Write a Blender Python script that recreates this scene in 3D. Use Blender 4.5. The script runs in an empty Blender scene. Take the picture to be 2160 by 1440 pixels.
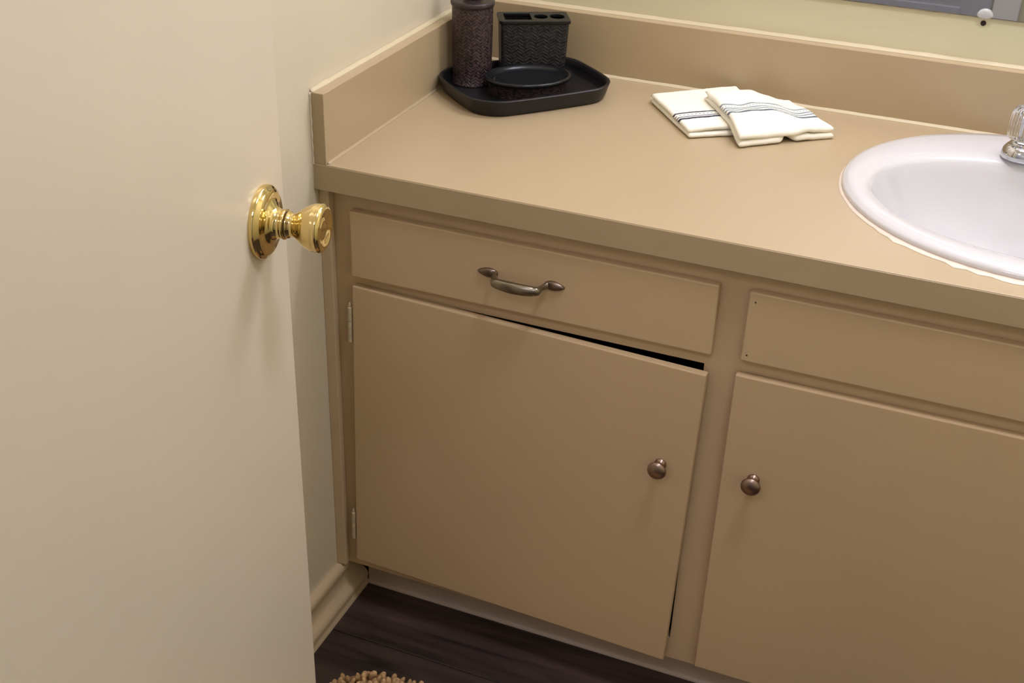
import bpy, bmesh, math, random
from mathutils import Vector, Matrix, noise
random.seed(7)
S = bpy.context.scene
COL = S.collection

# ------------------------------------------------------------------ camera, world, lights, exposure
cam_d = bpy.data.cameras.new('camera'); cam = bpy.data.objects.new('camera', cam_d); COL.objects.link(cam)
Z0 = 0.808                       # height of the counter top above the floor
cam_d.sensor_width = 36.0; cam_d.lens = 2612.13 / 2160 * 36.0
cam_d.clip_start = 0.02
Rm = Matrix(((0.9266401768883737, -0.21152880978213837, 0.3107950212092132),
             (0.37472887944480704, 0.4531221632467189, -0.8088625174185371),
             (0.030269613250298748, 0.8659883762538422, 0.4991471553629366)))
cam.matrix_world = Matrix.Translation((0.8453, -1.4035, 0.6536 + Z0)) @ Rm.to_4x4()
S.camera = cam

w = bpy.data.worlds.new('world'); S.world = w; w.use_nodes = True
bg = w.node_tree.nodes['Background']; bg.inputs[0].default_value = (0.9, 0.95, 1.0, 1); bg.inputs[1].default_value = 0.15

def lamp(name, kind, loc, energy, color, size=0.05, rot=(0, 0, 0), size_y=None):
    d = bpy.data.lights.new(name, kind); d.energy = energy; d.color = color
    if kind == 'AREA':
        d.size = size
        if size_y: d.shape = 'RECTANGLE'; d.size_y = size_y
    else:
        d.shadow_soft_size = size
    o = bpy.data.objects.new(name, d); COL.objects.link(o); o.location = loc; o.rotation_euler = rot
    return o

for lx in (0.62, 0.84, 1.06, 1.28):                                   # bulbs of the bar above the mirror
    lamp('vanity_bulb_light', 'POINT', (lx, 0.455, 2.02), 4.9, (1.0, 0.99, 1.18), 0.055)
lamp('bath_ceiling_light', 'AREA', (0.88, -0.36, 2.40), 9.8, (1.0, 0.99, 1.18), 0.28)
lamp('hall_daylight_fill', 'AREA', (0.55, -1.85, 2.37), 7.2, (1.0, 0.97, 1.26), 0.45)  # added unseen area light standing in for cool daylight from the hall

S.view_settings.view_transform = 'Standard'; S.view_settings.look = 'None'
S.view_settings.gamma = 1.0; S.view_settings.use_curve_mapping = False
S.view_settings.exposure = 0.0

# ------------------------------------------------------------------ materials
def lin(c):
    c = c / 255.0
    return c / 12.92 if c <= 0.04045 else ((c + 0.055) / 1.055) ** 2.4
def rgb(r, g, b): return (lin(r), lin(g), lin(b), 1.0)

def mat(name, col, rough=0.5, metal=0.0, bump=0.0, bscale=200.0, var=0.0, vscale=6.0, spec=0.5, coat=0.0, detail=3.0, trans=0.0, ior=1.5, bdist=0.001):
    m = bpy.data.materials.new(name); m.use_nodes = True
    nt = m.node_tree; N = nt.nodes; L = nt.links; p = N['Principled BSDF']
    p.inputs['Base Color'].default_value = col; p.inputs['Roughness'].default_value = rough
    p.inputs['Metallic'].default_value = metal; p.inputs['Specular IOR Level'].default_value = spec
    p.inputs['Coat Weight'].default_value = coat; p.inputs['IOR'].default_value = ior
    p.inputs['Transmission Weight'].default_value = trans
    tc = N.new('ShaderNodeTexCoord')
    if var > 0:
        n = N.new('ShaderNodeTexNoise'); n.inputs['Scale'].default_value = vscale; n.inputs['Detail'].default_value = detail
        L.new(tc.outputs['Object'], n.inputs['Vector'])
        r = N.new('ShaderNodeMapRange'); r.inputs[1].default_value = 0.3; r.inputs[2].default_value = 0.7
        r.inputs[3].default_value = 1 - var; r.inputs[4].default_value = 1 + var
        L.new(n.outputs['Fac'], r.inputs[0])
        mx = N.new('ShaderNodeVectorMath'); mx.operation = 'SCALE'; mx.inputs[0].default_value = col[:3]
        L.new(r.outputs[0], mx.inputs['Scale']); L.new(mx.outputs[0], p.inputs['Base Color'])
    if bump > 0:
        n = N.new('ShaderNodeTexNoise'); n.inputs['Scale'].default_value = bscale; n.inputs['Detail'].default_value = 4
        L.new(tc.outputs['Object'], n.inputs['Vector'])
        b = N.new('ShaderNodeBump'); b.inputs['Strength'].default_value = bump; b.inputs['Distance'].default_value = bdist
        L.new(n.outputs['Fac'], b.inputs['Height']); L.new(b.outputs[0], p.inputs['Normal'])
    return m

M = {}
TAN = rgb(205, 180, 140)
M['counter'] = mat('tan_painted_counter', rgb(183, 163, 129), 0.34, bump=0.06, bscale=180, var=0.025, vscale=3.0)
M['cabinet'] = mat('tan_painted_wood', rgb(203, 177, 140), 0.42, bump=0.10, bscale=90, var=0.02, vscale=4.0)
M['wall_cream'] = mat('cream_wall_paint', rgb(219, 213, 180), 0.45, bump=0.12, bscale=120, var=0.015)
M['wall_white'] = mat('off_white_wall_paint', rgb(224, 213, 189), 0.30, spec=0.6, bump=0.22, bscale=70, var=0.012)
M['door'] = mat('cream_door_paint', rgb(220, 208, 187), 0.34, bump=0.05, bscale=60, var=0.012)
M['ceiling'] = mat('ceiling_paint', rgb(240, 236, 226), 0.8, bump=0.2, bscale=150)
M['baseboard'] = mat('tan_baseboard_paint', rgb(208, 186, 152), 0.35, bump=0.08, bscale=80)
M['caulk'] = mat('cream_caulk', rgb(214, 200, 166), 0.5, bump=0.3, bscale=160)
M['caulk_sink'] = mat('pale_caulk', rgb(226, 210, 192), 0.45, bump=0.4, bscale=140, var=0.08, vscale=40)
M['toe'] = mat('toe_board_paint', rgb(196, 178, 158), 0.5, bump=0.2, bscale=60, var=0.05, vscale=12)
M['porcelain'] = mat('white_porcelain', rgb(214, 213, 214), 0.12, spec=0.5, coat=0.3)
M['brass'] = mat('polished_brass', (0.76, 0.60, 0.27, 1), 0.09, 1.0)
M['brass_dark'] = mat('brass_groove', (0.12, 0.08, 0.03, 1), 0.35, 1.0)
M['bronze'] = mat('brushed_bronze', (0.36, 0.26, 0.21, 1), 0.30, 1.0, bump=0.05, bscale=300)
M['pewter'] = mat('antique_pewter', (0.27, 0.24, 0.18, 1), 0.30, 1.0, var=0.15, vscale=60)
M['pewter_dark'] = mat('antique_pewter_dark', (0.20, 0.155, 0.12, 1), 0.32, 1.0, var=0.2, vscale=60)
M['chrome'] = mat('chrome', (0.60, 0.61, 0.64, 1), 0.07, 1.0)
M['acrylic'] = mat('clear_acrylic', (0.97, 0.96, 0.95, 1), 0.03, trans=1.0, ior=1.49)
M['clip'] = mat('clear_plastic_clip', (0.86, 0.86, 0.85, 1), 0.12, trans=0.6, ior=1.45)
M['mirror'] = mat('mirror_silver', (0.86, 0.88, 0.90, 1), 0.015, 1.0)
M['mirror_edge'] = mat('mirror_edge', rgb(120, 110, 96), 0.4, var=0.3, vscale=50)
M['hole'] = mat('screw_hole_dark', rgb(38, 26, 12), 0.7)
M['black'] = mat('black_resin', rgb(26, 25, 27), 0.40, spec=0.35, bump=0.1, bscale=200)
M['black_gloss'] = mat('black_resin_inner', rgb(22, 23, 25), 0.24, spec=0.35)
M['pump'] = mat('black_pump_plastic', rgb(30, 29, 30), 0.3)
M['white_trim'] = mat('white_trim_paint', rgb(240, 238, 232), 0.4)
M['grey_door'] = mat('grey_door_paint', rgb(184, 184, 190), 0.5, var=0.02)
M['dark_inside'] = mat('dark_cabinet_inside', rgb(60, 40, 30), 0.8, var=0.1, vscale=10)
M['backing'] = mat('rug_backing', rgb(150, 115, 75), 0.9)
M['hinge'] = mat('painted_hinge', rgb(206, 192, 160), 0.42, bump=0.5, bscale=220, var=0.15, vscale=120)

def pile_mat():
    m = mat('tan_chenille', rgb(214, 177, 130), 0.9, bump=0.8, bscale=700, bdist=0.002, spec=0.1)
    nt = m.node_tree; p = nt.nodes['Principled BSDF']
    a = nt.nodes.new('ShaderNodeNewGeometry'); r = nt.nodes.new('ShaderNodeMapRange')
    r.inputs[3].default_value = 0.72; r.inputs[4].default_value = 1.2
    nt.links.new(a.outputs['Random Per Island'], r.inputs[0])
    s = nt.nodes.new('ShaderNodeVectorMath'); s.operation = 'SCALE'; s.inputs[0].default_value = rgb(214, 177, 130)[:3]
    nt.links.new(r.outputs[0], s.inputs['Scale']); nt.links.new(s.outputs[0], p.inputs['Base Color'])
    return m
M['pile'] = pile_mat()

def wood_mat():
    m = bpy.data.materials.new('dark_wood_plank'); m.use_nodes = True
    nt = m.node_tree; N = nt.nodes; L = nt.links; p = N['Principled BSDF']
    tc = N.new('ShaderNodeTexCoord'); oi = N.new('ShaderNodeObjectInfo')
    add = N.new('ShaderNodeVectorMath'); add.operation = 'ADD'
    sc = N.new('ShaderNodeVectorMath'); sc.operation = 'SCALE'; sc.inputs[0].default_value = (7.3, 3.1, 1.7)
    L.new(oi.outputs['Random'], sc.inputs['Scale']); L.new(tc.outputs['Object'], add.inputs[0]); L.new(sc.outputs[0], add.inputs[1])
    mp = N.new('ShaderNodeMapping'); mp.inputs['Scale'].default_value = (3.5, 42, 42); L.new(add.outputs[0], mp.inputs[0])
    n = N.new('ShaderNodeTexNoise'); n.inputs['Scale'].default_value = 1.0; n.inputs['Detail'].default_value = 6; n.inputs['Distortion'].default_value = 0.7
    L.new(mp.outputs[0], n.inputs['Vector'])
    cr = N.new('ShaderNodeValToRGB'); e = cr.color_ramp.elements
    e[0].position = 0.28; e[0].color = rgb(34, 25, 22); e[1].position = 0.75; e[1].color = rgb(84, 66, 60)
    L.new(n.outputs['Fac'], cr.inputs[0])
    # dark knots
    mp2 = N.new('ShaderNodeMapping'); mp2.inputs['Scale'].default_value = (5.0, 11.0, 11.0); L.new(add.outputs[0], mp2.inputs[0])
    v = N.new('ShaderNodeTexVoronoi'); v.inputs['Scale'].default_value = 1.0; L.new(mp2.outputs[0], v.inputs['Vector'])
    k = N.new('ShaderNodeMapRange'); k.inputs[1].default_value = 0.05; k.inputs[2].default_value = 0.13; k.inputs[3].default_value = 0.25; k.inputs[4].default_value = 1.0
    L.new(v.outputs['Distance'], k.inputs[0])
    tint = N.new('ShaderNodeMapRange'); tint.inputs[3].default_value = 0.8; tint.inputs[4].default_value = 1.15; L.new(oi.outputs['Random'], tint.inputs[0])
    mu = N.new('ShaderNodeMath'); mu.operation = 'MULTIPLY'; L.new(k.outputs[0], mu.inputs[0]); L.new(tint.outputs[0], mu.inputs[1])
    s = N.new('ShaderNodeVectorMath'); s.operation = 'SCALE'; L.new(cr.outputs[0], s.inputs[0]); L.new(mu.outputs[0], s.inputs['Scale'])
    L.new(s.outputs[0], p.inputs['Base Color']); p.inputs['Roughness'].default_value = 0.5
    b = N.new('ShaderNodeBump'); b.inputs['Strength'].default_value = 0.25; b.inputs['Distance'].default_value = 0.001
    L.new(n.outputs['Fac'], b.inputs['Height']); L.new(b.outputs[0], p.inputs['Normal'])
    return m
M['plank'] = wood_mat()

def weave_mat(name, c1, c2, nu, nv):
    """basket weave pressed into resin: UV checker of raised strands"""
    m = bpy.data.materials.new(name); m.use_nodes = True
    nt = m.node_tree; N = nt.nodes; L = nt.links; p = N['Principled BSDF']
    uv = N.new('ShaderNodeUVMap'); uv.uv_map = 'UVMap'
    sep = N.new('ShaderNodeSeparateXYZ'); L.new(uv.outputs[0], sep.inputs[0])
    def mth(op, a, b=None):
        n = N.new('ShaderNodeMath'); n.operation = op
        for i, x in enumerate((a, b)):
            if x is None: continue
            if isinstance(x, (int, float)): n.inputs[i].default_value = x
            else: L.new(x, n.inputs[i])
        return n.outputs[0]
    # chevron of slanted strands alternating column by column
    u = mth('MULTIPLY', sep.outputs[0], nu); v = mth('MULTIPLY', sep.outputs[1], nv)
    fu = mth('PINGPONG', u, 1.0)
    sl = mth('ADD', v, mth('MULTIPLY', fu, 1.2))
    st = mth('SINE', mth('MULTIPLY', sl, 6.2832))
    colw = mth('SINE', mth('MULTIPLY', u, 3.1416))
    h = mth('MULTIPLY', mth('ADD', mth('MULTIPLY', st, 0.5), 0.5), mth('ADD', mth('MULTIPLY', mth('ABSOLUTE', colw), 0.6), 0.4))
    nz = N.new('ShaderNodeTexNoise'); nz.inputs['Scale'].default_value = 210; nz.inputs['Detail'].default_value = 3; tc = N.new('ShaderNodeTexCoord'); L.new(tc.outputs['Object'], nz.inputs['Vector'])
    h2 = mth('ADD', mth('MULTIPLY', h, 0.45), mth('SUBTRACT', mth('MULTIPLY', nz.outputs['Fac'], 1.9), 0.65))
    cr = N.new('ShaderNodeValToRGB'); e = cr.color_ramp.elements
    e[0].position = 0.2; e[0].color = c1; e[1].position = 1.15; e[1].color = c2; e[1].position = 1.0
    L.new(h2, cr.inputs[0]); L.new(cr.outputs[0], p.inputs['Base Color'])
    p.inputs['Roughness'].default_value = 0.42
    b = N.new('ShaderNodeBump'); b.inputs['Strength'].default_value = 0.7; b.inputs['Distance'].default_value = 0.0012
    L.new(h2, b.inputs['Height']); L.new(b.outputs[0], p.inputs['Normal'])
    return m
M['weave_brown'] = weave_mat('brown_black_weave', rgb(28, 22, 23), rgb(88, 68, 68), 26, 24)
M['weave_black'] = weave_mat('black_weave', rgb(20, 19, 20), rgb(54, 51, 53), 30, 18)

M['shoulder'] = mat('brown_black_resin', rgb(52, 42, 42), 0.4, bump=0.5, bscale=260, var=0.35, vscale=180)
def towel_mat(name, stripes, base=rgb(249, 245, 228)):
    """woven cream cotton; stripes = (v centre, half width, colour, dash count) in UV"""
    m = mat(name, base, 0.95, bump=0.35, bscale=900, bdist=0.0006, spec=0.1)
    nt = m.node_tree; N = nt.nodes; L = nt.links; p = N['Principled BSDF']
    uv = N.new('ShaderNodeUVMap'); uv.uv_map = 'UVMap'
    sep = N.new('ShaderNodeSeparateXYZ'); L.new(uv.outputs[0], sep.inputs[0])
    cur = None
    for (vc, hw, c, dash) in stripes:
        a = N.new('ShaderNodeMath'); a.operation = 'SUBTRACT'; L.new(sep.outputs[1], a.inputs[0]); a.inputs[1].default_value = vc
        ab = N.new('ShaderNodeMath'); ab.operation = 'ABSOLUTE'; L.new(a.outputs[0], ab.inputs[0])
        lt = N.new('ShaderNodeMapRange'); lt.inputs[1].default_value = hw * 0.7; lt.inputs[2].default_value = hw * 1.3
        lt.inputs[3].default_value = 1; lt.inputs[4].default_value = 0; L.new(ab.outputs[0], lt.inputs[0])
        f = lt.outputs[0]
        if dash:
            s1 = N.new('ShaderNodeMath'); s1.operation = 'MULTIPLY'; L.new(sep.outputs[0], s1.inputs[0]); s1.inputs[1].default_value = dash * 6.2832
            s2 = N.new('ShaderNodeMath'); s2.operation = 'SINE'; L.new(s1.outputs[0], s2.inputs[0])
            s3 = N.new('ShaderNodeMath'); s3.operation = 'GREATER_THAN'; L.new(s2.outputs[0], s3.inputs[0]); s3.inputs[1].default_value = 0.0
            s4 = N.new('ShaderNodeMath'); s4.operation = 'MULTIPLY'; L.new(s3.outputs[0], s4.inputs[0]); L.new(f, s4.inputs[1]); f = s4.outputs[0]
        mx = N.new('ShaderNodeMix'); mx.data_type = 'RGBA'
        L.new(f, mx.inputs['Factor'])
        if cur is None: mx.inputs['A'].default_value = base
        else: L.new(cur, mx.inputs['A'])
        mx.inputs['B'].default_value = c; cur = mx.outputs['Result']
    L.new(cur, p.inputs['Base Color'])
    return m
NAVY = rgb(62, 64, 82); SLATE = rgb(146, 154, 158); SLATE2 = rgb(106, 116, 122)
M['towel_a'] = towel_mat('cream_towel_navy_stripes', [(0.385, 0.014, NAVY, 0), (0.335, 0.008, rgb(140, 140, 158), 22), (0.29, 0.010, rgb(105, 108, 128), 0), (0.245, 0.019, NAVY, 0)])
M['towel_b'] = towel_mat('cream_towel_slate_stripes', [(0.565, 0.015, SLATE, 0), (0.52, 0.010, rgb(170, 178, 182), 30), (0.475, 0.015, rgb(150, 160, 166), 0), (0.42, 0.015, SLATE, 0), (0.350, 0.021, SLATE2, 0)])

# ------------------------------------------------------------------ helpers
def obj(name, bm, m, parent=None, smooth=False, bevel=0.0, segs=2, kind=None, auto=None):
    me = bpy.data.meshes.new(name); bmesh.ops.recalc_face_normals(bm, faces=bm.faces[:])
    bm.to_mesh(me); bm.free()
    if m: me.materials.append(m)
    o = bpy.data.objects.new(name, me); COL.objects.link(o)
    if parent: o.parent = parent
    if smooth:
        for p in me.polygons: p.use_smooth = True
        if auto is not None:
            me.set_sharp_from_angle(angle=math.radians(auto))
    if bevel > 0:
        b = o.modifiers.new('bevel', 'BEVEL'); b.width = bevel; b.segments = segs; b.limit_method = 'ANGLE'; b.angle_limit = math.radians(40)
        b.harden_normals = False
    if kind: o['kind'] = kind
    return o
def empty(name, loc, label, cat, rotz=0.0, group=None):
    o = bpy.data.objects.new(name, None); COL.objects.link(o); o.location = loc; o.rotation_euler = (0, 0, rotz)
    o.empty_display_size = 0.05; o['label'] = label; o['category'] = cat
    if group: o['group'] = group
    return o
def box(x0, x1, y0, y1, z0, z1, bm=None):
    bm = bm or bmesh.new()
    v = [bm.verts.new((x, y, z)) for z in (z0, z1) for y in (y0, y1) for x in (x0, x1)]
    for f in ((0, 1, 3, 2), (4, 6, 7, 5), (0, 4, 5, 1), (2, 3, 7, 6), (0, 2, 6, 4), (1, 5, 7, 3)):
        bm.faces.new([v[i] for i in f])
    return bm
def lathe(profile, n=48, bm=None, cap0=True, cap1=True, uv=False):
    """profile of (r, z) around z"""
    bm = bm or bmesh.new(); rings = []
    for r, z in profile:
        if r < 1e-6: rings.append([bm.verts.new((0, 0, z))])
        else: rings.append([bm.verts.new((r * math.cos(2 * math.pi * k / n), r * math.sin(2 * math.pi * k / n), z)) for k in range(n)])
    for a, b in zip(rings, rings[1:]):
        for k in range(n):
            k2 = (k + 1) % n
            if len(a) == 1 and len(b) == 1: continue
            if len(a) == 1: bm.faces.new((a[0], b[k], b[k2]))
            elif len(b) == 1: bm.faces.new((a[k], b[0], a[k2]))
            else: bm.faces.new((a[k], a[k2], b[k2], b[k]))
    if cap0 and len(rings[0]) > 1: bm.faces.new(rings[0][::-1])
    if cap1 and len(rings[-1]) > 1: bm.faces.new(rings[-1])
    return bm
def loft(rings, closed=True, cap=True, bm=None):
    """rings: lists of 3-D points of equal length"""
    bm = bm or bmesh.new(); R = [[bm.verts.new(p) for p in r] for r in rings]; n = len(R[0])
    for a, b in zip(R, R[1:]):
        for k in range(n if closed else n - 1):
            k2 = (k + 1) % n; bm.faces.new((a[k], a[k2], b[k2], b[k]))
    if cap: bm.faces.new(R[0][::-1]); bm.faces.new(R[-1])
    return bm
def extrude_profile(pts, axis_pts):
    """closed 2-D profile in (x, z) swept along y from a to b"""
    return loft([[(x, y, z) for x, z in pts] for y in axis_pts])
def rrect(hx, hy, r, n=8, bulge=0.0):
    """rounded rectangle outline, counter clockwise, with optional outward bow"""
    P = []
    for cx, cy, a0 in ((hx - r, hy - r, 0), (-hx + r, hy - r, 90), (-hx + r, -hy + r, 180), (hx - r, -hy + r, 270)):
        for k in range(n + 1):
            a = math.radians(a0 + 90 * k / n); P.append((cx + r * math.cos(a), cy + r * math.sin(a)))
    Q = []
    m = len(P)
    for i in range(m):
        x, y = P[i]; x2, y2 = P[(i + 1) % m]; Q.append((x, y))
        d = math.hypot(x2 - x, y2 - y)
        if d > 0.02:
            for k in range(1, 6): Q.append((x + (x2 - x) * k / 6, y + (y2 - y) * k / 6))
    if bulge:
        Q = [(x * (1 + bulge * (1 - (y / hy) ** 2) * (abs(x) / hx)), y * (1 + bulge * (1 - (x / hx) ** 2) * (abs(y) / hy))) for x, y in Q]
    return Q
def ztop(z): return z + Z0
YF, YS, D, TS, TC = 0.0093, 0.0228, 0.5762, 0.0208, 0.0386

# ------------------------------------------------------------------ setting
def struct(name, bm, m, **k): return obj(name, bm, m, kind='structure', **k)
XR = 1.80; YW = -1.20
floor = struct('floor', box(-0.02, XR + 0.02, -2.34, D + 0.02, -0.05, -0.006), M['dark_inside'])
# planks run along the cabinet; one seam lies 5.5 cm before the cabinet face
pw = 0.152; protos = {}
for i in range(-15, 2):
    y0 = -0.055 + i * pw; y1 = min(y0 + pw, 0.115)
    if y0 < -2.32: continue
    x = 0.004; off = [0.9, 1.22, 0.55, 1.05][i % 4]; first = True
    while x < XR - 0.01:
        ln = off if first else 1.22
        x1 = min(x + ln, XR - 0.004); first = False
        key = (round(x1 - x, 3), round(y1 - y0, 3))
        if key in protos:
            o = protos[key].copy(); COL.objects.link(o)
        else:
            bm = box(0, x1 - x - 0.0012, 0, y1 - y0 - 0.0012, 0, 0.0058)
            o = obj('plank', bm, M['plank'], floor, bevel=0.0012, segs=1); protos[key] = o
        o.parent = floor; o.location = (x, y0, -0.0058); x = x1

wall_left = struct('wall_left', box(-0.10, 0.0, YW, D + 0.1, -0.05, 2.44), M['wall_white'])
wall_back = struct('wall_back', box(-0.10, XR + 0.1, D, D + 0.1, -0.05, 2.44), M['wall_cream'])
wall_right = struct('wall_right', box(XR, XR + 0.1, -2.4, D, -0.05, 2.44), M['wall_cream'])
ceiling = struct('ceiling', box(-0.10, XR + 0.1, -2.4, D + 0.1, 2.44, 2.54), M['ceiling'])
# doorway wall behind the photographer's side (three pieces round the opening)
DX0, DX1 = 0.33, 1.10
bm = box(-0.10, DX0 - 0.02, YW - 0.11, YW, -0.05, 2.44)
box(DX1 + 0.02, XR, YW - 0.11, YW, -0.05, 2.44, bm); box(DX0 - 0.02, DX1 + 0.02, YW - 0.11, YW, 2.07, 2.44, bm)
wall_front = struct('wall_front', bm, M['wall_cream'])
wall_hall = struct('wall_hall', box(-0.10, XR, -2.40, -2.30, -0.05, 2.44), M['wall_cream'])
struct('wall_hall_side', box(-0.10, -0.0, -2.30, YW - 0.11, -0.05, 2.44), M['wall_cream'])
bm = box(DX0 - 0.019, DX0, YW - 0.112, YW + 0.002, 0, 2.05); box(DX1, DX1 + 0.019, YW - 0.112, YW + 0.002, 0, 2.05, bm)
box(DX0 - 0.019, DX1 + 0.019, YW - 0.112, YW + 0.002, 2.05, 2.069, bm)
struct('trim_2', bm, M['white_trim'], bevel=0.001)

# baseboard along the left wall: capped top, flat field, rounded shoe
bbp = [(0.0, 0.0), (0.0245, 0.0), (0.0245, 0.003), (0.0225, 0.0065), (0.0215, 0.011), (0.0232, 0.018), (0.0225, 0.024), (0.0185, 0.0295),
       (0.0115, 0.0335), (0.0085, 0.040), (0.0075, 0.052), (0.0088, 0.060), (0.0118, 0.066), (0.0128, 0.0725), (0.0112, 0.0785), (0.0065, 0.083), (0.0, 0.0835)]
struct('baseboard_left', extrude_profile(bbp, [YW + 0.02, 0.074]), M['baseboard'], smooth=True, auto=50)
# scribe strip closing the joint between wall and cabinet face
struct('trim_1', box(0.0, 0.0168, 0.0100, YS, 0.0845, Z0 - TC - 0.0005), M['baseboard'], bevel=0.0012, segs=2)

# screw hole in the back wall under the mirror clip
bm = lathe([(0.0008, 0.0), (0.0038, 0.0), (0.0040, 0.0012), (0.0024, 0.0016), (0.0, 0.0010)], 20)
bmesh.ops.rotate(bm, verts=bm.verts, cent=(0, 0, 0), matrix=Matrix.Rotation(math.radians(90), 3, 'X'))
o = obj('screw_hole', bm, M['hole'], wall_back, smooth=True); o.location = (0.8222, D, ztop(0.1622))

# hall door and casing seen only in the mirror
hd = struct('door_2', box(0.02, 0.802, -2.30, -2.262, 0.01, 2.03), M['grey_door'])
for a, b in ((0.12, 0.315), (0.345, 0.62), (0.72, 1.20)):
    obj('door_panel', box(0.12, 0.70, -2.262, -2.256, a, b), M['grey_door'], hd, bevel=0.003)
struct('trim_3', box(0.808, 0.902, -2.30, -2.275, 0.0, 2.09), M['white_trim'], bevel=0.004)

# ------------------------------------------------------------------ passage door with brass knob
az = -0.18
dv = Vector((math.sin(az), math.cos(az), 0)); nv = Vector((math.cos(az), -math.sin(az), 0))
rose_c = Vector((0.2234, -0.4709, ztop(0.1479)))
edge = rose_c + dv * 0.0595
th = 0.035; wdt = 0.72
# local frame: x = normal towards the room, y = towards the latch edge
door = struct('door_1', box(-th, 0, -wdt, 0, 0.032, 2.03), M['door'], bevel=0.0022, segs=2)
door.location = (edge.x, edge.y, 0)
door.rotation_euler = (0, 0, math.atan2(nv.y, nv.x))
def on_door(name, prof, m, yl, zl, n=56, side=1, auto=60):
    bm = lathe(prof, n)
    bmesh.ops.rotate(bm, verts=bm.verts, cent=(0, 0, 0), matrix=Matrix.Rotation(math.radians(90), 3, 'Y'))
    o = obj(name, bm, m, door, smooth=True, auto=auto)
    o.location = (0 if side > 0 else -th, yl, zl)
    if side < 0: o.rotation_euler = (0, 0, math.pi)
    return o
KZ = rose_c.z
for sd in (1, -1):
    on_door('rose', [(0.0362, 0.0), (0.0366, 0.001), (0.0366, 0.0045), (0.0352, 0.0064), (0.0335, 0.0070), (0.0328, 0.0082), (0.0310, 0.0094), (0.0260, 0.0106), (0.0215, 0.0116), (0.0210, 0.0124), (0.0180, 0.0136), (0.0165, 0.0150), (0.0152, 0.0168), (0.0144, 0.0190), (0.0143, 0.0215),
                     (0.0150, 0.0228), (0.0150, 0.0245), (0.0142, 0.0252), (0.0, 0.0252)], M['brass'], -0.0595, KZ, side=sd)
    on_door('collar', [(0.0118, 0.0250), (0.0132, 0.0253), (0.0132, 0.0268), (0.0118, 0.0270)], M['brass_dark'], -0.0595, KZ, side=sd)
    on_door('knob', [(0.0128, 0.0268), (0.0134, 0.0272), (0.0132, 0.0285), (0.0121, 0.0300), (0.0117, 0.0320), (0.0120, 0.0340), (0.0140, 0.0370), (0.0170, 0.0405), (0.0198, 0.0445),
                     (0.0220, 0.0490), (0.0234, 0.0535), (0.0238, 0.0560), (0.0234, 0.0572), (0.0235, 0.0580), (0.0240, 0.0592), (0.0238, 0.0610), (0.0226, 0.0632), (0.0205, 0.0646),
                     (0.0180, 0.0646), (0.0150, 0.0634), (0.0120, 0.0618), (0.0105, 0.0616), (0.0095, 0.0624), (0.0080, 0.0630), (0.0050, 0.0622), (0.0, 0.0618)], M['brass'], -0.0595, KZ, side=sd)
bm = box(-th / 2 - 0.0125, -th / 2 + 0.0125, 0.0, 0.0016, KZ - 0.028, KZ + 0.028)
obj('latch_plate', bm, M['brass'], door, bevel=0.0006)
bm = box(-th / 2 - 0.006, -th / 2 + 0.006, 0.0016, 0.011, KZ - 0.008, KZ + 0.008)
obj('latch_bolt', bm, M['brass'], door, bevel=0.002)
for hz in (0.28, 1.02, 1.78):                                         # hinge knuckles at the far edge
    bm = lathe([(0.006, hz - 0.044), (0.006, hz + 0.044)], 14)
    o = obj('hinge', bm, M['brass'], door, smooth=True, auto=40); o.location = (0.007, -wdt - 0.003, 0)

# ------------------------------------------------------------------ vanity cabinet
van = empty('vanity_cabinet', (0.9, 0.3, 0), 'tan painted bathroom vanity cabinet with flat doors and a drawer under the counter', 'cabinet')
VW = XR - 0.002
def vp(name, x0, x1, y0, y1, z0, z1, m='cabinet', bevel=0.0012, label=None, segs=2):
    o = obj(name, box(x0 - 0.9, x1 - 0.9, y0 - 0.3, y1 - 0.3, ztop(z0), ztop(z1)), M[m], van, bevel=bevel, segs=segs)
    if label: o['label'] = label
    return o
FB = YS + 0.019
ZB = -0.7240
vp('stile', 0.0120, 0.055, YS, FB, ZB, -TC - 0.0005, bevel=0)
vp('stile', 0.5745, 0.6300, YS, FB, ZB, -TC - 0.0005, bevel=0)
vp('stile', 1.1400, 1.1955, YS, FB, ZB, -TC - 0.0005, bevel=0)
vp('stile', 1.755, VW, YS, FB, ZB, -TC - 0.0005, bevel=0)
for xa, xb in ((0.055, 0.5745), (0.6300, 1.1400), (1.1955, 1.755)):
    vp('rail', xa, xb, YS, FB, -0.078, -TC - 0.0005, bevel=0)
    vp('rail', xa, xb, YS, FB, -0.1925, -0.160, bevel=0)
    vp('rail', xa, xb, YS, FB, ZB, -0.686, bevel=0)
vp('side_panel', 0.0120, 0.027, FB, D - 0.001, ZB, -TC - 0.0005, 'dark_inside', 0)
vp('side_panel', VW - 0.015, VW, FB, D - 0.001, ZB, -TC - 0.0005, 'dark_inside', 0)
vp('partition', 0.593, 0.608, FB, D - 0.02, -0.708, -0.20, 'dark_inside', 0)
vp('bottom_panel', 0.027, VW - 0.015, FB, D - 0.001, ZB, -0.708, 'dark_inside', 0)
vp('back_panel', 0.027, VW - 0.015, D - 0.012, D - 0.001, -0.708, -TC - 0.0005, 'dark_inside', 0)
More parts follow.
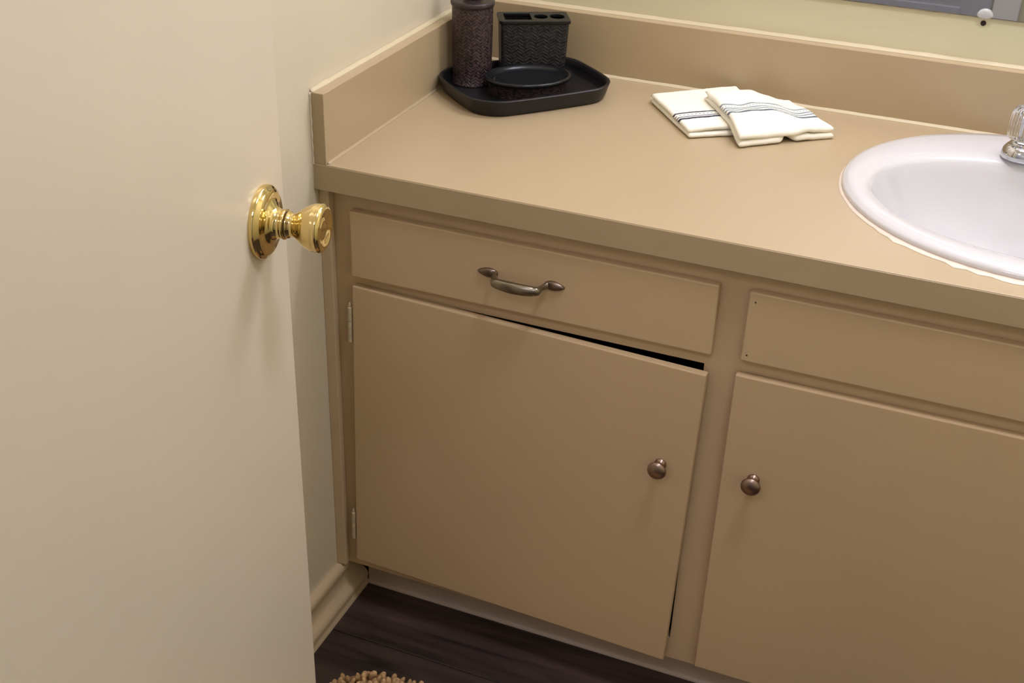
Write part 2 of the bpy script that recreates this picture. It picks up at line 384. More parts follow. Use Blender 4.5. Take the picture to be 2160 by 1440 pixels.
# toe board with a slightly ragged lower edge
bm = bmesh.new(); n = 90; xs = [0.0235 + (VW - 0.0235) * i / n for i in range(n + 1)]
prof = lambda x: [(x, 0.075, ztop(ZB)), (x, 0.075, 0.010), (x, 0.0745, 0.006 + 0.0015 * noise.noise((x * 30, 0, 0))), (x, 0.0710 + 0.0012 * noise.noise((x * 40, 3, 0)), 0.0025 + 0.0012 * noise.noise((x * 55, 7, 0))), (x, 0.0705, 0.0003), (x, 0.088, 0.0003), (x, 0.088, ztop(ZB))]
loft([[(a - 0.9, b - 0.3, c) for a, b, c in prof(x)] for x in xs], bm=bm)
obj('toe_board', bm, M['toe'], van)
# drawer front, false front, doors
def pull(parent, cx, cz, yf):
    """bow handle: two leaf-shaped feet and a raised swelling grip"""
    h = obj('pull_handle', loft_tube([(-0.0395, -0.0035, 0.0, 0.0045, 0.0030), (-0.0365, -0.0075, -0.0005, 0.0036, 0.0032), (-0.034, -0.0150, -0.001, 0.0034, 0.0034), (-0.0325, -0.0205, -0.0015, 0.0040, 0.0040),
                                      (-0.030, -0.0232, -0.0018, 0.0058, 0.0050), (-0.026, -0.0242, -0.002, 0.0062, 0.0052), (-0.012, -0.0262, -0.0022, 0.0070, 0.0056), (0.0, -0.0268, -0.0022, 0.0072, 0.0058), (0.012, -0.0262, -0.0022, 0.0070, 0.0056),
                                      (0.026, -0.0242, -0.002, 0.0062, 0.0052), (0.0285, -0.0235, -0.0018, 0.0052, 0.0048), (0.030, -0.0232, -0.0018, 0.0060, 0.0052), (0.0325, -0.0215, -0.0016, 0.0052, 0.0046), (0.034, -0.0150, -0.001, 0.0034, 0.0034),
                                      (0.0365, -0.0075, -0.0005, 0.0036, 0.0032), (0.0395, -0.0035, 0.0, 0.0045, 0.0030)]), M['pewter'], parent, smooth=True, auto=50)
    h.location = (cx, yf, cz)
    for s in (-1, 1):
        rings = []
        for t, d in ((1.0, 0.0), (1.0, -0.0016), (0.86, -0.0034), (0.55, -0.0046), (0.15, -0.0052)):
            rings.append([])
            for k in range(28):
                a = 2 * math.pi * k / 28; ex = math.cos(a); ez = math.sin(a)
                lx = 0.0150 * ex; lz = 0.0078 * ez * (1 - 0.45 * (ex * 0.5 + 0.5) ** 2)
                rings[-1].append((s * (0.0490 + lx * t), d, lz * t))
        f = obj('foot', loft(rings), M['pewter_dark'], parent, smooth=True, auto=50); f.location = (cx, yf, cz)
    return h
def loft_tube(st, n=16):
    """stations (x, y, z, half height, half depth) -> tube along x"""
    R = []; m = len(st)
    for i, (x, y, z, hh, hd) in enumerate(st):
        a = st[max(0, i - 1)]; b = st[min(m - 1, i + 1)]
        t = Vector((b[0] - a[0], b[1] - a[1], b[2] - a[2])).normalized()
        up = Vector((0, 0, 1)); sd = t.cross(up).normalized(); up2 = sd.cross(t).normalized()
        hh, hd = hh * 1.18, hd * 1.12
        R.append([tuple(Vector((x, y, z)) + up2 * (hh * math.sin(2 * math.pi * k / n)) + sd * (hd * math.cos(2 * math.pi * k / n))) for k in range(n)])
    return loft(R)
def cab_knob(parent, x, z, yf):
    k = obj('knob', lathe([(0.0085, 0.0), (0.0088, 0.0015), (0.0072, 0.0030), (0.0055, 0.0060), (0.0052, 0.0105), (0.0062, 0.0135), (0.0095, 0.0152), (0.0126, 0.0168), (0.0138, 0.0186), (0.0136, 0.0202), (0.0122, 0.0222), (0.0090, 0.0240), (0.0045, 0.0250), (0.0, 0.0253)], 36), M['bronze'], parent, smooth=True, auto=70)
    k.rotation_euler = (math.radians(90), 0, 0); k.location = (x, yf, z); return k
def hinge(parent, x, y, z0, z1):
    zc = (z0 + z1) / 2; L = (z1 - z0) / 2
    bm = bmesh.new()
    k = 5
    for i in range(k):
        a = -L + 2 * L * i / k + 0.0006; b = -L + 2 * L * (i + 1) / k - 0.0006
        r = 0.0036
        lathe([(0.0026, a - 0.0005), (r, a), (r, b), (0.0026, b + 0.0005)], 12, bm)
    lathe([(0.0018, L), (0.0026, L + 0.002), (0.0018, L + 0.006), (0.0008, L + 0.008)], 10, bm)
    box(0.0, 0.0075, 0.0012, 0.0036, -L, L, bm)
    o = obj('hinge', bm, M['hinge'], parent, smooth=True, auto=40); o.location = (x, y, zc); return o

d1 = vp('drawer_front', 0.0487, 0.5838, YF, YS - 0.0004, -0.1712, -0.0672, bevel=0.0022)
pull(d1, 0.3125 - 0.9, ztop(-0.1170), YF - 0.3)
ff = vp('false_drawer_front', 0.6236, 1.1520, YF, YS - 0.0004, -0.1690, -0.0668, bevel=0.0022)
for sx, sz in ((0.6325, -0.0805), (0.6308, -0.1588)):                  # small nail heads
    bm = lathe([(0.0012, 0.0), (0.0012, 0.0004), (0.0, 0.0005)], 10)
    o = obj('nail', bm, M['hole'], ff); o.rotation_euler = (math.radians(90), 0, 0); o.location = (sx - 0.9, YF - 0.3 + 0.0001, ztop(sz))
# left door: hung on the left stile, a little ajar and sagging
def cab_door(x0, x1, z0, z1, hinge_left, knob_x, knob_z, ajar=0.0, sag=0.0, extra_hinges=True):
    """origin on the hinge line at the back of the panel"""
    hx = x0 if hinge_left else x1
    bm = box(x0 - hx, x1 - hx, YF - YS + 0.0006, -0.0004, z0 - z1, 0)
    o = obj('cabinet_door', bm, M['cabinet'], van, bevel=0.0016)
    o.location = (hx - 0.9, YS - 0.3 - 0.0003, ztop(z1))
    s = 1 if hinge_left else -1
    o.rotation_euler = (0, s * sag, -s * ajar)
    cab_knob(o, knob_x - hx, knob_z - z1, YF - YS + 0.0006)
    return o
c1 = cab_door(0.0490, 0.5835, -0.7030, -0.1868, True, 0.5385, -0.3450, ajar=0.015, sag=0.0215)
hinge(c1, -0.0058, -0.0095, -0.2245 + 0.1868 - 0.060, -0.2245 + 0.1868)
hinge(c1, -0.0058, -0.0095, -0.6080 + 0.1868 - 0.054, -0.6080 + 0.1868)
c2 = cab_door(0.6200, 1.1500, -0.7130, -0.1905, False, 0.6644, -0.3470, ajar=0.004)
hinge(c2, 0.0058, -0.0095, -0.095, -0.035); hinge(c2, 0.0058, -0.0095, -0.480, -0.425)
vp('drawer_front', 1.190, 1.750, YF, YS - 0.0004, -0.1712, -0.0672, bevel=0.0022)
c3 = cab_door(1.190, 1.750, -0.7130, -0.1905, True, 1.235 + 0.47, -0.3470)

# ------------------------------------------------------------------ countertop with splashes
SC = Vector((0.957, 0.2950)); SA, SB = 0.272, 0.2535               # sink rim
BC = Vector((0.962, 0.2625)); BA, BBk, BFr = 0.233, 0.163, 0.169    # bowl opening
ct = empty('countertop', (0.9, 0.29, Z0), 'tan laminate countertop with low backsplash running to the left wall', 'countertop')
def cp(name, bm, m, **k):
    bmesh.ops.translate(bm, verts=bm.verts, vec=(-0.9, -0.29, 0)); return obj(name, bm, M[m], ct, **k)
NY = 0.022
def slab_with_hole(x0, x1, y0, y1, z0, z1, c, a, b):
    angs = [2 * math.pi * k / 96 for k in range(96)]
    for X in (x0, x1):
        for Y in (y0, y1): angs.append(math.atan2(Y - c.y, X - c.x) % (2 * math.pi))
    angs = sorted(set(round(t, 6) for t in angs)); bm = bmesh.new(); E = []; O = []
    for t in angs:
        cx, sx = math.cos(t), math.sin(t)
        k = min(((x1 - c.x) / cx if cx > 1e-9 else (x0 - c.x) / cx if cx < -1e-9 else 1e9), ((y1 - c.y) / sx if sx > 1e-9 else (y0 - c.y) / sx if sx < -1e-9 else 1e9))
        rr = 1 / math.sqrt((cx / a) ** 2 + (sx / b) ** 2)
        E.append((c.x + rr * cx, c.y + rr * sx)); O.append((c.x + k * cx, c.y + k * sx))
    n = len(angs); V = [[bm.verts.new((p[0], p[1], z)) for p in L] for L in (E, O) for z in (z0, z1)]
    for i in range(n):
        j = (i + 1) % n
        bm.faces.new((V[1][i], V[3][i], V[3][j], V[1][j])); bm.faces.new((V[0][i], V[0][j], V[2][j], V[2][i]))
        bm.faces.new((V[0][i], V[1][i], V[1][j], V[0][j])); bm.faces.new((V[2][i], V[2][j], V[3][j], V[3][i]))
    return bm
SLAB = slab_with_hole(0.0005, XR - 0.0005, 0.0004, D - 0.0005, -0.022, 0.0, SC, SA - 0.017, SB - 0.014)
cp('counter_slab', SLAB, 'counter', bevel=0.0010)
cp('front_edge', loft([[(x, y, z) for y, z in ((-0.0008, -TC), (-0.0008, -0.0012), (0.0004, -0.0012), (0.0004, -0.0222), (NY, -0.0222), (NY, -TC))] for x in (0.0005, XR - 0.0005)]), 'counter', bevel=0.0005)
HS = 0.1016
cp('side_splash', box(0.0005, TS, 0.0003, D - 0.0005, 0.0, HS), 'counter', bevel=0.0010)
cp('backsplash', box(TS, XR - 0.0005, D - TS, D - 0.0005, 0.0, HS), 'counter', bevel=0.0010)
def bead(path, sec, seedv=0.0, wob=0.0006):
    """triangular caulk bead: path points with two unit directions (u, v) and a size"""
    R = []
    for i, (p, u, v, s) in enumerate(path):
        k = s + wob * noise.noise((i * 0.37 + seedv, seedv, 0.0)) * 2
        P, U, V = Vector(p), Vector(u), Vector(v)
        R.append([tuple(P + U * (a * k) + V * (b * k)) for a, b in sec])
    return loft(R)
SEC = [(-0.05, -0.05), (1, -0.05), (0.62, 0.22), (0.22, 0.62), (-0.05, 1)]
n = 60
cp('caulk', bead([((TS, 0.004 + (D - TS - 0.004) * i / n, 0), (1, 0, 0), (0, 0, 1), 0.0038) for i in range(n + 1)], SEC, 1.0), 'counter', smooth=True)
cp('caulk', bead([((TS + (XR - TS - 0.002) * i / 120, D - TS, 0), (0, -1, 0), (0, 0, 1), 0.0045) for i in range(121)], SEC, 5.0), 'caulk', smooth=True)
cp('caulk', bead([((0.0004, 0.001 + (D - 0.002) * i / n, HS), (1, 0, 0), (0, 0, 1), 0.0058) for i in range(n + 1)], SEC, 9.0), 'caulk', smooth=True)
cp('caulk', bead([((0.002 + (XR - 0.004) * i / 120, D - 0.0004, HS), (0, -1, 0), (0, 0, 1), 0.0055) for i in range(121)], SEC, 13.0), 'caulk', smooth=True)

cp('caulk', bead([((0.0004, 0.0004, -TC + (HS + TC) * i / 40), (0, -1, 0), (1, 0, 0), 0.0018) for i in range(41)], SEC, 21.0), 'wall_white', smooth=True)

# ------------------------------------------------------------------ sink
sink = empty('bathroom_sink', (SC.x, SC.y, Z0), 'white oval drop-in porcelain sink set in the tan countertop', 'sink')
NS = 120
def ell(t, k=1.0): return Vector((SC.x + SA * k * math.cos(t), SC.y + SB * k * math.sin(t)))
def bowl(t, k=1.0):
    c, s = math.cos(t), math.sin(t)
    e = 2.0 / 2.35 if s > 0 else 1.0
    x = BA * math.copysign(abs(c) ** (e if s > 0 else 1.0), c); y = (BBk if s > 0 else BFr) * math.copysign(abs(s) ** e, s)
    return Vector((BC.x + x * k, BC.y + y * k))
rings = []
def ring(f, z): rings.append([(p.x - SC.x, p.y - SC.y, z) for p in (f(2 * math.pi * i / NS) for i in range(NS))])
mixf = lambda a: (lambda t: ell(t).lerp(bowl(t), a))
ring(lambda t: ell(t, 0.965), 0.0006)
ring(lambda t: ell(t, 0.992), 0.0006)
ring(lambda t: ell(t, 1.0), 0.0030)
ring(lambda t: ell(t, 1.0), 0.0062)
ring(lambda t: ell(t, 0.992), 0.0092)
ring(lambda t: ell(t, 0.978), 0.0112)
ring(mixf(0.20), 0.0130); ring(mixf(0.5), 0.0130); ring(mixf(0.75), 0.0115); ring(mixf(0.90), 0.0098); ring(mixf(0.97), 0.0070)
for k, z in ((0.995, 0.002), (0.975, -0.008), (0.945, -0.024), (0.90, -0.045), (0.83, -0.070), (0.72, -0.096), (0.56, -0.117), (0.38, -0.129), (0.20, -0.134), (0.105, -0.136)):
    ring(lambda t, k=k: bowl(t, k), z)
bm = loft(rings, cap=False)
b = obj('basin', bm, M['porcelain'], sink, smooth=True)
so = b.modifiers.new('thick', 'SOLIDIFY'); so.thickness = 0.006; so.offset = -1.0
bm = lathe([(0.031, -0.0005), (0.030, 0.002), (0.024, 0.003), (0.021, 0.0015), (0.0, -0.002)], 32)
o = obj('drain', bm, M['chrome'], sink, smooth=True); o.location = (BC.x - SC.x, BC.y - SC.y, -0.1355)
# caulk round the rim, wider and broken along the front
R = []
for i in range(NS + 1):
    t = 2 * math.pi * i / NS; p = ell(t, 1.0) - SC; nrm = Vector((math.cos(t) / SA, math.sin(t) / SB)).normalized()
    front = max(0.0, -math.sin(t))
    wd = 0.0032 + 0.0035 * front + 0.0022 * noise.noise((i * 0.45, 0, 0)) * (0.3 + front)
    if math.sin(t) < -0.70 and math.cos(t) < 0.3: wd += 0.007 * max(0, noise.noise((i * 0.9, 5, 0)) + 0.3)
    h = 0.0028
    R.append([(p.x - nrm.x * 0.003, p.y - nrm.y * 0.003, 0.0003), (p.x + nrm.x * wd, p.y + nrm.y * wd, 0.0003), (p.x + nrm.x * wd * 0.85, p.y + nrm.y * wd * 0.85, 0.0012), (p.x + nrm.x * wd * 0.3, p.y + nrm.y * wd * 0.3, 0.0018), (p.x - nrm.x * 0.003, p.y - nrm.y * 0.003, h)])
obj('caulk_ring', loft(R), M['caulk_sink'], sink, smooth=True, auto=50)

# ------------------------------------------------------------------ faucet
HX, HY = 0.9120, 0.441
FZ = Z0 + 0.0131
fa = empty('faucet', (HX + 0.051, HY, FZ), 'chrome faucet with clear ribbed knob handles on the sink deck', 'faucet')
def oblong(hl, r, z, n=20):
    P = []
    for k in range(n + 1):
        a = -math.pi / 2 + math.pi * k / n; P.append((hl + r * math.cos(a), r * math.sin(a), z))
    for k in range(n + 1):
        a = math.pi / 2 + math.pi * k / n; P.append((-hl + r * math.cos(a), r * math.sin(a), z))
    return P
bm = loft([oblong(0.051, 0.0266, 0.0), oblong(0.051, 0.0268, 0.0035), oblong(0.051, 0.0260, 0.0075), oblong(0.051, 0.0245, 0.0125), oblong(0.051, 0.0215, 0.0165), oblong(0.051, 0.0195, 0.0185), oblong(0.051, 0.015, 0.0192)])
obj('base', bm, M['chrome'], fa, smooth=True, auto=60)
for s in (-1, 1):
    bm = lathe([(0.0175, 0.018), (0.0172, 0.0215), (0.0150, 0.024), (0.0120, 0.0255), (0.0120, 0.028)], 32)
    o = obj('hub', bm, M['chrome'], fa, smooth=True, auto=50); o.location = (s * 0.051, 0, 0)
    R = []; nf = 14; nn = nf * 6
    for r, z, fl in ((0.0186, 0.0270, 0.3), (0.0212, 0.0285, 0.8), (0.0227, 0.0320, 1.0), (0.0231, 0.0400, 1.0), (0.0229, 0.0520, 1.0), (0.0224, 0.0640, 1.0), (0.0215, 0.0705, 0.8), (0.0191, 0.0755, 0.5), (0.0138, 0.0785, 0.2), (0.0064, 0.0792, 0)):
        R.append([((r + 0.0011 * fl * math.cos(nf * 2 * math.pi * k / nn)) * math.cos(2 * math.pi * k / nn), (r + 0.0011 * fl * math.cos(nf * 2 * math.pi * k / nn)) * math.sin(2 * math.pi * k / nn), 0.027 + (z - 0.027) * 0.93) for k in range(nn)])
    h = obj('handle', loft(R), M['acrylic'], fa, smooth=True, auto=60); h['label'] = 'clear ribbed acrylic handle'; h.location = (s * 0.051, 0, 0)
    st = obj('stem', lathe([(0.0062, 0.0285), (0.0062, 0.052), (0.0085, 0.053), (0.0085, 0.060), (0.006, 0.062), (0.0, 0.062)], 20), M['chrome'], h, smooth=True, auto=50)
sp = loft([[(rx * math.cos(2 * math.pi * k / 20), y + rz * 0.35 * math.sin(2 * math.pi * k / 20) * sy, z + rz * math.sin(2 * math.pi * k / 20) * (1 - 0.0)) if False else (rx * math.cos(2 * math.pi * k / 20), y + dy * math.sin(2 * math.pi * k / 20), z + dz * math.sin(2 * math.pi * k / 20)) for k in range(20)]
           for rx, y, z, dy, dz in ((0.019, 0.004, 0.0185, 0.019, 0.0), (0.018, 0.002, 0.034, 0.017, 0.004), (0.016, -0.008, 0.048, 0.012, 0.010), (0.0145, -0.040, 0.056, 0.003, 0.011), (0.0135, -0.085, 0.053, -0.001, 0.010), (0.0125, -0.112, 0.046, -0.003, 0.009), (0.009, -0.120, 0.042, -0.002, 0.005))])
obj('spout', sp, M['chrome'], fa, smooth=True, auto=60)

# ------------------------------------------------------------------ mirror on the back wall
mir = empty('wall_mirror', (0.95, D, ztop(0.1725)), 'frameless wall mirror above the backsplash showing a grey door', 'mirror')
o = obj('glass', box(-0.62, 0.62, -0.0052, -0.0008, 0.0, 0.98), M['mirror'], mir)
bm = bmesh.new(); n = 120
loft([[(-0.62 + 1.24 * i / n, -0.0050, 0.0), (-0.62 + 1.24 * i / n, -0.0050, -0.0014 - 0.0010 * max(0, noise.noise((i * 0.31, 2, 0)))), (-0.62 + 1.24 * i / n, -0.0005, -0.0014 - 0.001 * max(0, noise.noise((i * 0.31, 2, 0)))), (-0.62 + 1.24 * i / n, -0.0005, 0.0)] for i in range(n + 1)], bm=bm)
obj('edge', bm, M['mirror_edge'], mir)
R = []
for s, d in ((1.0, -0.0053), (1.0, -0.0078), (0.92, -0.0095), (0.7, -0.0108), (0.35, -0.0113)):
    R.append([((0.0115 * math.cos(2 * math.pi * k / 28)) * s, d, (0.0100 * math.sin(2 * math.pi * k / 28) * (1.0 if math.sin(2 * math.pi * k / 28) > 0 else 0.42)) * s) for k in range(28)])
c = obj('clip', loft(R), M['clip'], mir, smooth=True, auto=60); c['label'] = 'clear plastic clip'; c.location = (0.8222 - 0.95, 0, 0.0025)

# ------------------------------------------------------------------ bath set: tray, soap pump, toothbrush holder, soap dish
TA = math.radians(49); TCX, TCY = 0.1545, 0.4095
tray = empty('vanity_tray', (TCX, TCY, Z0), 'black rounded rectangular tray holding the dark bath set in the counter corner', 'tray', TA)
hx, hy = 0.1235, 0.0945
def tr(k, r, z, b=0.05):
    return [(x, y, z) for x, y in rrect(hx + k, hy + k, max(0.01, r + k), 8, b)]
bm = loft([tr(-0.0125, 0.05, 0.0), tr(-0.0090, 0.05, 0.0018), tr(-0.0060, 0.05, 0.0075), tr(-0.0030, 0.05, 0.0180), tr(-0.0008, 0.05, 0.0245), tr(-0.0004, 0.05, 0.0262), tr(-0.0018, 0.05, 0.0275), tr(-0.0042, 0.05, 0.0275),
           tr(-0.0062, 0.05, 0.0255), tr(-0.0085, 0.05, 0.0170), tr(-0.0110, 0.05, 0.0085), tr(-0.0150, 0.05, 0.0060)], cap=True)
obj('tray_body', bm, M['black'], tray, smooth=True, auto=50)
TF = Z0 + 0.0061
def uvlathe(prof, n, m, name, parent, nu=1.0, auto=45):
    bm = bmesh.new(); uvl = bm.loops.layers.uv.new('UVMap')
    R = [[bm.verts.new((r * math.cos(2 * math.pi * k / n), r * math.sin(2 * math.pi * k / n), z)) for k in range(n)] for r, z in prof]
    zz = [p[1] for p in prof]; z0, z1 = min(zz), max(zz)
    for i in range(len(R) - 1):
        for k in range(n):
            k2 = (k + 1) % n; f = bm.faces.new((R[i][k], R[i][k2], R[i + 1][k2], R[i + 1][k]))
            for l, (a, zv) in zip(f.loops, ((k, zz[i]), (k + 1, zz[i]), (k + 1, zz[i + 1]), (k, zz[i + 1]))):
                l[uvl].uv = (a / n, (zv - z0) / (z1 - z0))
    bm.faces.new(R[0][::-1]); bm.faces.new(R[-1])
    return obj(name, bm, m, parent, smooth=True, auto=auto)
SX, SY = 0.0620, 0.4090
soap = empty('soap_dispenser', (SX, SY, TF), 'tall dark brown woven-look soap pump standing at the left of the black tray', 'soap dispenser')
uvlathe([(0.0325, 0.0), (0.0334, 0.0012), (0.0332, 0.0035), (0.0318, 0.0050), (0.0320, 0.020), (0.0326, 0.060), (0.0330, 0.100), (0.0330, 0.1220), (0.0333, 0.1250)], 64, M['weave_brown'], 'bottle', soap)
bm = lathe([(0.0330, 0.1245), (0.0336, 0.1262), (0.0350, 0.1275), (0.0356, 0.1300), (0.0354, 0.1330), (0.0342, 0.1346), (0.0315, 0.1352), (0.0200, 0.1362), (0.0, 0.1362)], 56)
o = obj('shoulder', bm, M['shoulder'], soap, smooth=True, auto=50)
bm = lathe([(0.0158, 0.1360), (0.0160, 0.1530), (0.0140, 0.1550), (0.0060, 0.1555), (0.0058, 0.1720), (0.0110, 0.1725), (0.0120, 0.1745), (0.0120, 0.1835), (0.0095, 0.1850), (0.0, 0.1852)], 36)
pu = obj('pump', bm, M['pump'], soap, smooth=True, auto=45)
bm = loft([[(x, 0.006 * math.cos(2 * math.pi * k / 12), z + 0.0045 * math.sin(2 * math.pi * k / 12)) for k in range(12)] for x, z in ((0.006, 0.179), (0.030, 0.179), (0.045, 0.176), (0.050, 0.171))])
n_ = obj('nozzle', bm, M['pump'], pu, smooth=True, auto=60); n_.rotation_euler = (0, 0, math.radians(-40))

# toothbrush holder: slab block with slot and two holes in the top
HA = math.radians(28.5)
hold = empty('toothbrush_holder', (0.1382, 0.4832, TF), 'black woven-look block toothbrush holder with slots at the back of the tray', 'toothbrush holder', HA)
bx, by = 0.0560, 0.0272
def hr(kx, z, r=0.006): return [(x, y, z) for x, y in rrect(bx + kx, by + kx, r, 5)]
bm = bmesh.new(); uvl = bm.loops.layers.uv.new('UVMap')
lv = [(-0.0035, 0.0), (-0.003, 0.004), (-0.0025, 0.030), (-0.0012, 0.070), (0.0, 0.094)]
R = [[bm.verts.new(p) for p in hr(k, z)] for k, z in lv]; nn = len(R[0])
per = [0.0]
for k in range(nn): per.append(per[-1] + (R[0][k].co - R[0][(k + 1) % nn].co).length)
for i in range(len(R) - 1):
    for k in range(nn):
        k2 = (k + 1) % nn; f = bm.faces.new((R[i][k], R[i][k2], R[i + 1][k2], R[i + 1][k]))
        for l, (a, zz) in zip(f.loops, ((k, lv[i][1]), (k + 1, lv[i][1]), (k + 1, lv[i + 1][1]), (k, lv[i + 1][1]))): l[uvl].uv = (per[a] / per[-1], zz / 0.094)
bm.faces.new(R[0][::-1])
R2 = [R[-1]] + [[bm.verts.new(p) for p in hr(-0.003, z)] for z in (0.094, 0.010)]
for a, b in zip(R2, R2[1:]):
    for k in range(nn): bm.faces.new((a[k], a[(k + 1) % nn], b[(k + 1) % nn], b[k]))
bm.faces.new(R2[-1])
obj('block', bm, M['weave_black'], hold, smooth=True, auto=45)
# top plate with real openings
def plate_holes(outer, holes, z0, z1):
    bm = bmesh.new()
    def loop(P, z):
        vs = [bm.verts.new((x, y, z)) for x, y in P]; return vs, [bm.edges.new((vs[i], vs[(i + 1) % len(vs)])) for i in range(len(vs))]
    L0 = [loop(P, z0) for P in [outer] + holes]; L1 = [loop(P, z1) for P in [outer] + holes]
    for L in (L0, L1): bmesh.ops.triangle_fill(bm, edges=[e for _, es in L for e in es], use_beauty=True)
    for (a, _), (b, _) in zip(L0, L1):
        n = len(a)
        for k in range(n): bm.faces.new((a[k], a[(k + 1) % n], b[(k + 1) % n], b[k]))
    return bm
circ = lambda cx, cy, rx, ry, n=28: [(cx + rx * math.cos(2 * math.pi * k / n), cy + ry * math.sin(2 * math.pi * k / n)) for k in range(n)]
slot = [(x - 0.0265, y + 0.0005) for x, y in rrect(0.0220, 0.0190, 0.002, 3)]
top = plate_holes(rrect(bx + 0.0020, by + 0.0020, 0.006, 5), [slot, circ(0.0120, 0.0005, 0.0115, 0.0130), circ(0.0390, 0.0005, 0.0125, 0.0140)], 0.0955, 0.0992)
obj('top_plate', top, M['black'], hold, bevel=0.0008)
bm = loft([hr(0.0002, 0.0938), hr(0.0020, 0.0945), hr(0.0022, 0.0958), hr(-0.003, 0.0958), hr(-0.003, 0.0938), hr(0.0002, 0.0938)], cap=False)
obj('lip', bm, M['black_gloss'], hold, smooth=True, auto=45)

DA = math.radians(40)
dish = empty('soap_dish', (0.1625, 0.4035, TF), 'black oval soap dish with woven side at the front of the tray', 'soap dish', DA)
def oe(rx, ry, z, n=64): return [(rx * math.cos(2 * math.pi * k / n), ry * math.sin(2 * math.pi * k / n), z) for k in range(n)]
rx, ry = 0.0715, 0.0545
bm = loft([oe(rx - 0.010, ry - 0.010, 0.0), oe(rx - 0.0095, ry - 0.0095, 0.004), oe(rx - 0.0055, ry - 0.0055, 0.0195), oe(rx - 0.0045, ry - 0.0045, 0.0215)], cap=True)
uvl = bm.loops.layers.uv.new('UVMap')
for f in bm.faces:
    A = [math.atan2(l.vert.co.y / ry, l.vert.co.x / rx) / (2 * math.pi) % 1.0 for l in f.loops]
    for l, a in zip(f.loops, A): l[uvl].uv = (a + (1 if max(A) - a > 0.5 else 0), l.vert.co.z / 0.094)
obj('bowl_side', bm, M['weave_brown'], dish, smooth=True, auto=50)
bm = loft([oe(rx - 0.0050, ry - 0.0050, 0.0212), oe(rx - 0.0015, ry - 0.0015, 0.0222), oe(rx, ry, 0.0245), oe(rx - 0.0003, ry - 0.0003, 0.0275), oe(rx - 0.0025, ry - 0.0025, 0.0292), oe(rx - 0.0060, ry - 0.0060, 0.0285), oe(rx - 0.0085, ry - 0.0085, 0.0255),
           oe(rx - 0.0120, ry - 0.0120, 0.0232), oe(rx - 0.0155, ry - 0.0150, 0.0222), oe(rx - 0.0165, ry - 0.0160, 0.0226), oe(rx - 0.0175, ry - 0.0170, 0.0222), oe(rx * 0.45, ry * 0.45, 0.0216)], cap=True)
obj('rim', bm, M['black_gloss'], dish, smooth=True, auto=60)

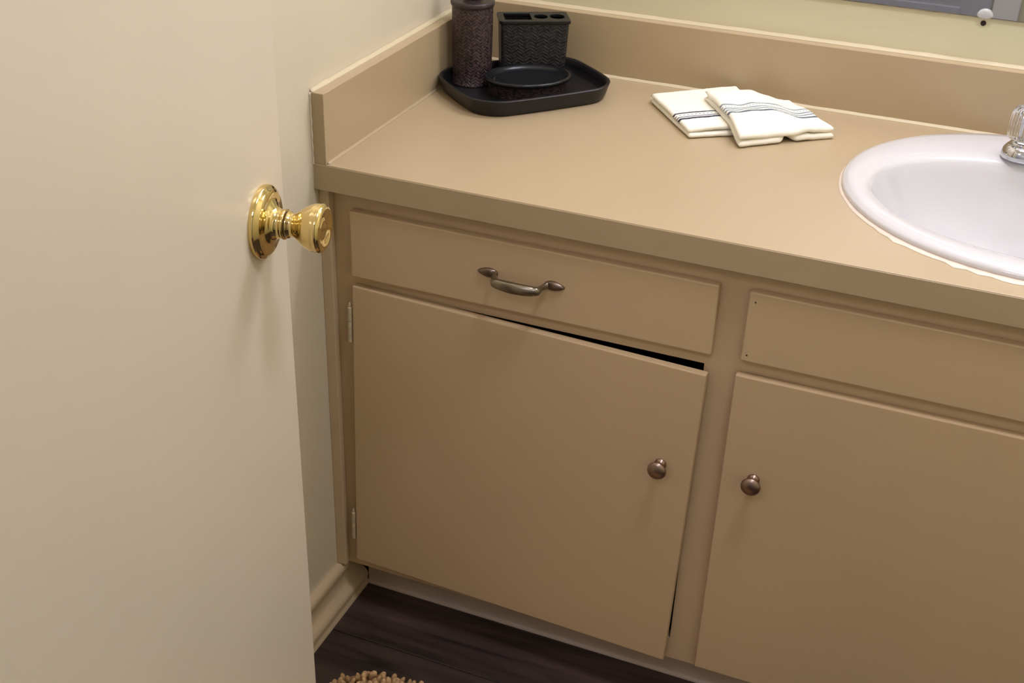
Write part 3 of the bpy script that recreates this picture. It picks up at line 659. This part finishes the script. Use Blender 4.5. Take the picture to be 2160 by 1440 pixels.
# ------------------------------------------------------------------ folded hand towels
QA = [(0.3515, 0.460), (0.471, 0.5475), (0.560, 0.4120), (0.4490, 0.3290)]      # outline of the lower towel
def over_a(x, y):
    """signed distance into the lower towel's outline (positive inside)"""
    d = 9.0
    for k in range(4):
        a = Vector(QA[k]); b = Vector(QA[(k + 1) % 4]); e = (b - a).normalized(); q = Vector((x, y)) - a
        d = min(d, -(e.x * q.y - e.y * q.x))
    return d
def towel(name, label, m, TL, TR, BR, BL, thick, layers, seed, wave=0.0015, drape=0.0, notch=None):
    """folded cloth: rounded folds stacked between corner points (x, y, base z); v = 0 at the front edge BL-BR"""
    o0 = Vector(((TL[0] + TR[0] + BR[0] + BL[0]) / 4, (TL[1] + TR[1] + BR[1] + BL[1]) / 4, Z0))
    nu, nvv = 44, 44
    bm = bmesh.new(); uvl = bm.loops.layers.uv.new('UVMap')
    def base(u, v):
        a = Vector(BL).lerp(Vector(BR), u); b = Vector(TL).lerp(Vector(TR), u); return a.lerp(b, v)
    hl = thick / layers
    for li in range(layers):
        top = li == layers - 1
        sh = -0.020 * (layers - 1 - li) + 0.010 * random.uniform(-1, 1) * (not top)
        zlo = hl * li; zhi = hl * (li + 1)
        def P(u, v, hi):
            # front edge line wanders; lower layers reach a little further out
            fr = sh + 0.018 * noise.noise((u * 2.6 + seed * 3 + li * 5, 1.7, 0)) + 0.006 * noise.noise((u * 9 + seed, li * 2.0, 4.0))
            if notch and not top: fr += notch[2] * math.exp(-((u - notch[0]) / notch[1]) ** 2)
            sd = 0.010 * noise.noise((v * 3 + seed, li * 3.0, 9.0))
            p = base(u + sd * (1 - 2 * u) * 0.5, v + fr * (1 - v) ** 2)
            du = min(u, 1 - u) * 0.15; dvv = min(v, 1 - v) * 0.15
            rr = 1.0
            for dd in (du, dvv):
                e = min(1.0, dd / (hl * 0.65)); rr *= math.sqrt(max(0.0, 1 - (1 - e) ** 2))
            mid = (zlo + zhi) / 2; half = (zhi - zlo) / 2 * 0.97
            wv = wave * (li + 0.6) / layers * (noise.noise((u * 2.7 + seed, v * 3.3, li * 0.25)) + 0.55 * noise.noise((u * 7 + seed, v * 5, li * 0.3 + 3)))
            # the cloth lifts along its front border where folds part
            lift = wave * 0.9 * (li / max(1, layers - 1)) * (1 - v) ** 3 * (noise.noise((u * 3.3 + seed * 2, 0.5, li)) + 0.3)
            z = mid + (half * rr if hi else -half * rr) + (wv + lift if li else 0.4 * max(0, wv))
            if drape:
                t = max(0.0, min(1.0, (over_a(p.x, p.y) + 0.052) / 0.058)); z += drape * t * t * (3 - 2 * t)
            z += 0.0004 * noise.noise((u * 40, v * 40, seed))
            return Vector((p.x - o0.x, p.y - o0.y, max(0.0004, z + p.z)))
        T = [[bm.verts.new(P(i / nu, j / nvv, True)) for i in range(nu + 1)] for j in range(nvv + 1)]
        B = [[(T[j][i] if i in (0, nu) or j in (0, nvv) else bm.verts.new(P(i / nu, j / nvv, False))) for i in range(nu + 1)] for j in range(nvv + 1)]
        for G, fl in ((T, 0), (B, 1)):
            for j in range(nvv):
                for i in range(nu):
                    q = [(i, j), (i + 1, j), (i + 1, j + 1), (i, j + 1)]
                    if fl: q = q[::-1]
                    f = bm.faces.new([G[b][a] for a, b in q])
                    for l, (a, b) in zip(f.loops, q): l[uvl].uv = (a / nu, b / nvv if top else 0.9)
    o = obj(name, bm, M[m], None, smooth=True); o.location = o0
    o['label'] = label; o['category'] = 'towel'; o['group'] = 'folded towels on the counter'
    return o
ta = towel('hand_towel', 'folded cream towel with dark navy stripes, lying partly under the other towel', 'towel_a', (*QA[0], 0.0), (*QA[1], 0.006), (*QA[2], 0.0), (*QA[3], 0.0), 0.0165, 2, 1.3, wave=0.0020)
tb = towel('hand_towel', 'folded cream towel with wavy grey stripes, lying on top of the other towel', 'towel_b', (0.4385, 0.4620, 0.0), (0.5630, 0.5220, 0.0), (0.6500, 0.4290, 0.0), (0.5270, 0.3230, 0.0), 0.0195, 2, 5.1, wave=0.0050, drape=0.0165, notch=(0.52, 0.05, 0.10))

# ------------------------------------------------------------------ bath rug
rug = empty('bath_rug', (0.394, -0.332, 0), 'tan chenille bath rug on the dark floor beside the door', 'rug')
ROT = rrect(0.31, 0.212, 0.075, 10)
bm = loft([[(x, y, 0.0002) for x, y in ROT], [(x, y, 0.004) for x, y in ROT]])
obj('backing', bm, M['backing'], rug)
def inside(x, y, hx=0.306, hy=0.208, r=0.075):
    dx = max(abs(x) - (hx - r), 0); dy = max(abs(y) - (hy - r), 0)
    return math.hypot(dx, dy) <= r
V = []; F = []
sp_ = 0.0094; ns = 7
j = 0; y = -0.208
while y <= 0.2085:
    x = -0.308 + (sp_ / 2 if j % 2 else 0)
    while x <= 0.308:
        px, py = x + random.uniform(-.003, .003), y + random.uniform(-.003, .003)
        if inside(px, py):
            ln = random.uniform(0.018, 0.0235); a = random.uniform(0, 6.283); tilt = random.uniform(0.1, 0.8)
            ex = max(0.0, 1 - (0.212 - abs(py)) / 0.02) * 0.5 * math.copysign(1, py)
            ax = Vector((math.cos(a) * tilt, math.sin(a) * tilt + ex, 1)).normalized()
            u = ax.orthogonal().normalized(); vv = ax.cross(u)
            b0 = len(V)
            g_ = random.uniform(0.55, 0.95); prof = [(t_, r_ * g_) for t_, r_ in ((0.0, 0.0045), (0.3, 0.0056), (0.62, 0.0058), (0.86, 0.0046), (1.0, 0.0018))]
            for t, r in prof:
                r *= random.uniform(0.9, 1.1)
                c = Vector((px, py, 0.0035)) + ax * (ln * t * 0.92)
                for k in range(ns):
                    q = c + u * (r * math.cos(6.2832 * k / ns)) + vv * (r * math.sin(6.2832 * k / ns)); V.append((q.x, q.y, max(0.0008, q.z)))
            for i in range(len(prof) - 1):
                for k in range(ns): F.append((b0 + i * ns + k, b0 + i * ns + (k + 1) % ns, b0 + (i + 1) * ns + (k + 1) % ns, b0 + (i + 1) * ns + k))
            F.append(tuple(b0 + (len(prof) - 1) * ns + k for k in range(ns)))
        x += sp_
    y += sp_ * 0.87; j += 1
me = bpy.data.meshes.new('pile'); me.from_pydata(V, [], F); me.materials.append(M['pile'])
for p in me.polygons: p.use_smooth = True
o = bpy.data.objects.new('pile', me); COL.objects.link(o); o.parent = rug; o['kind'] = 'stuff'
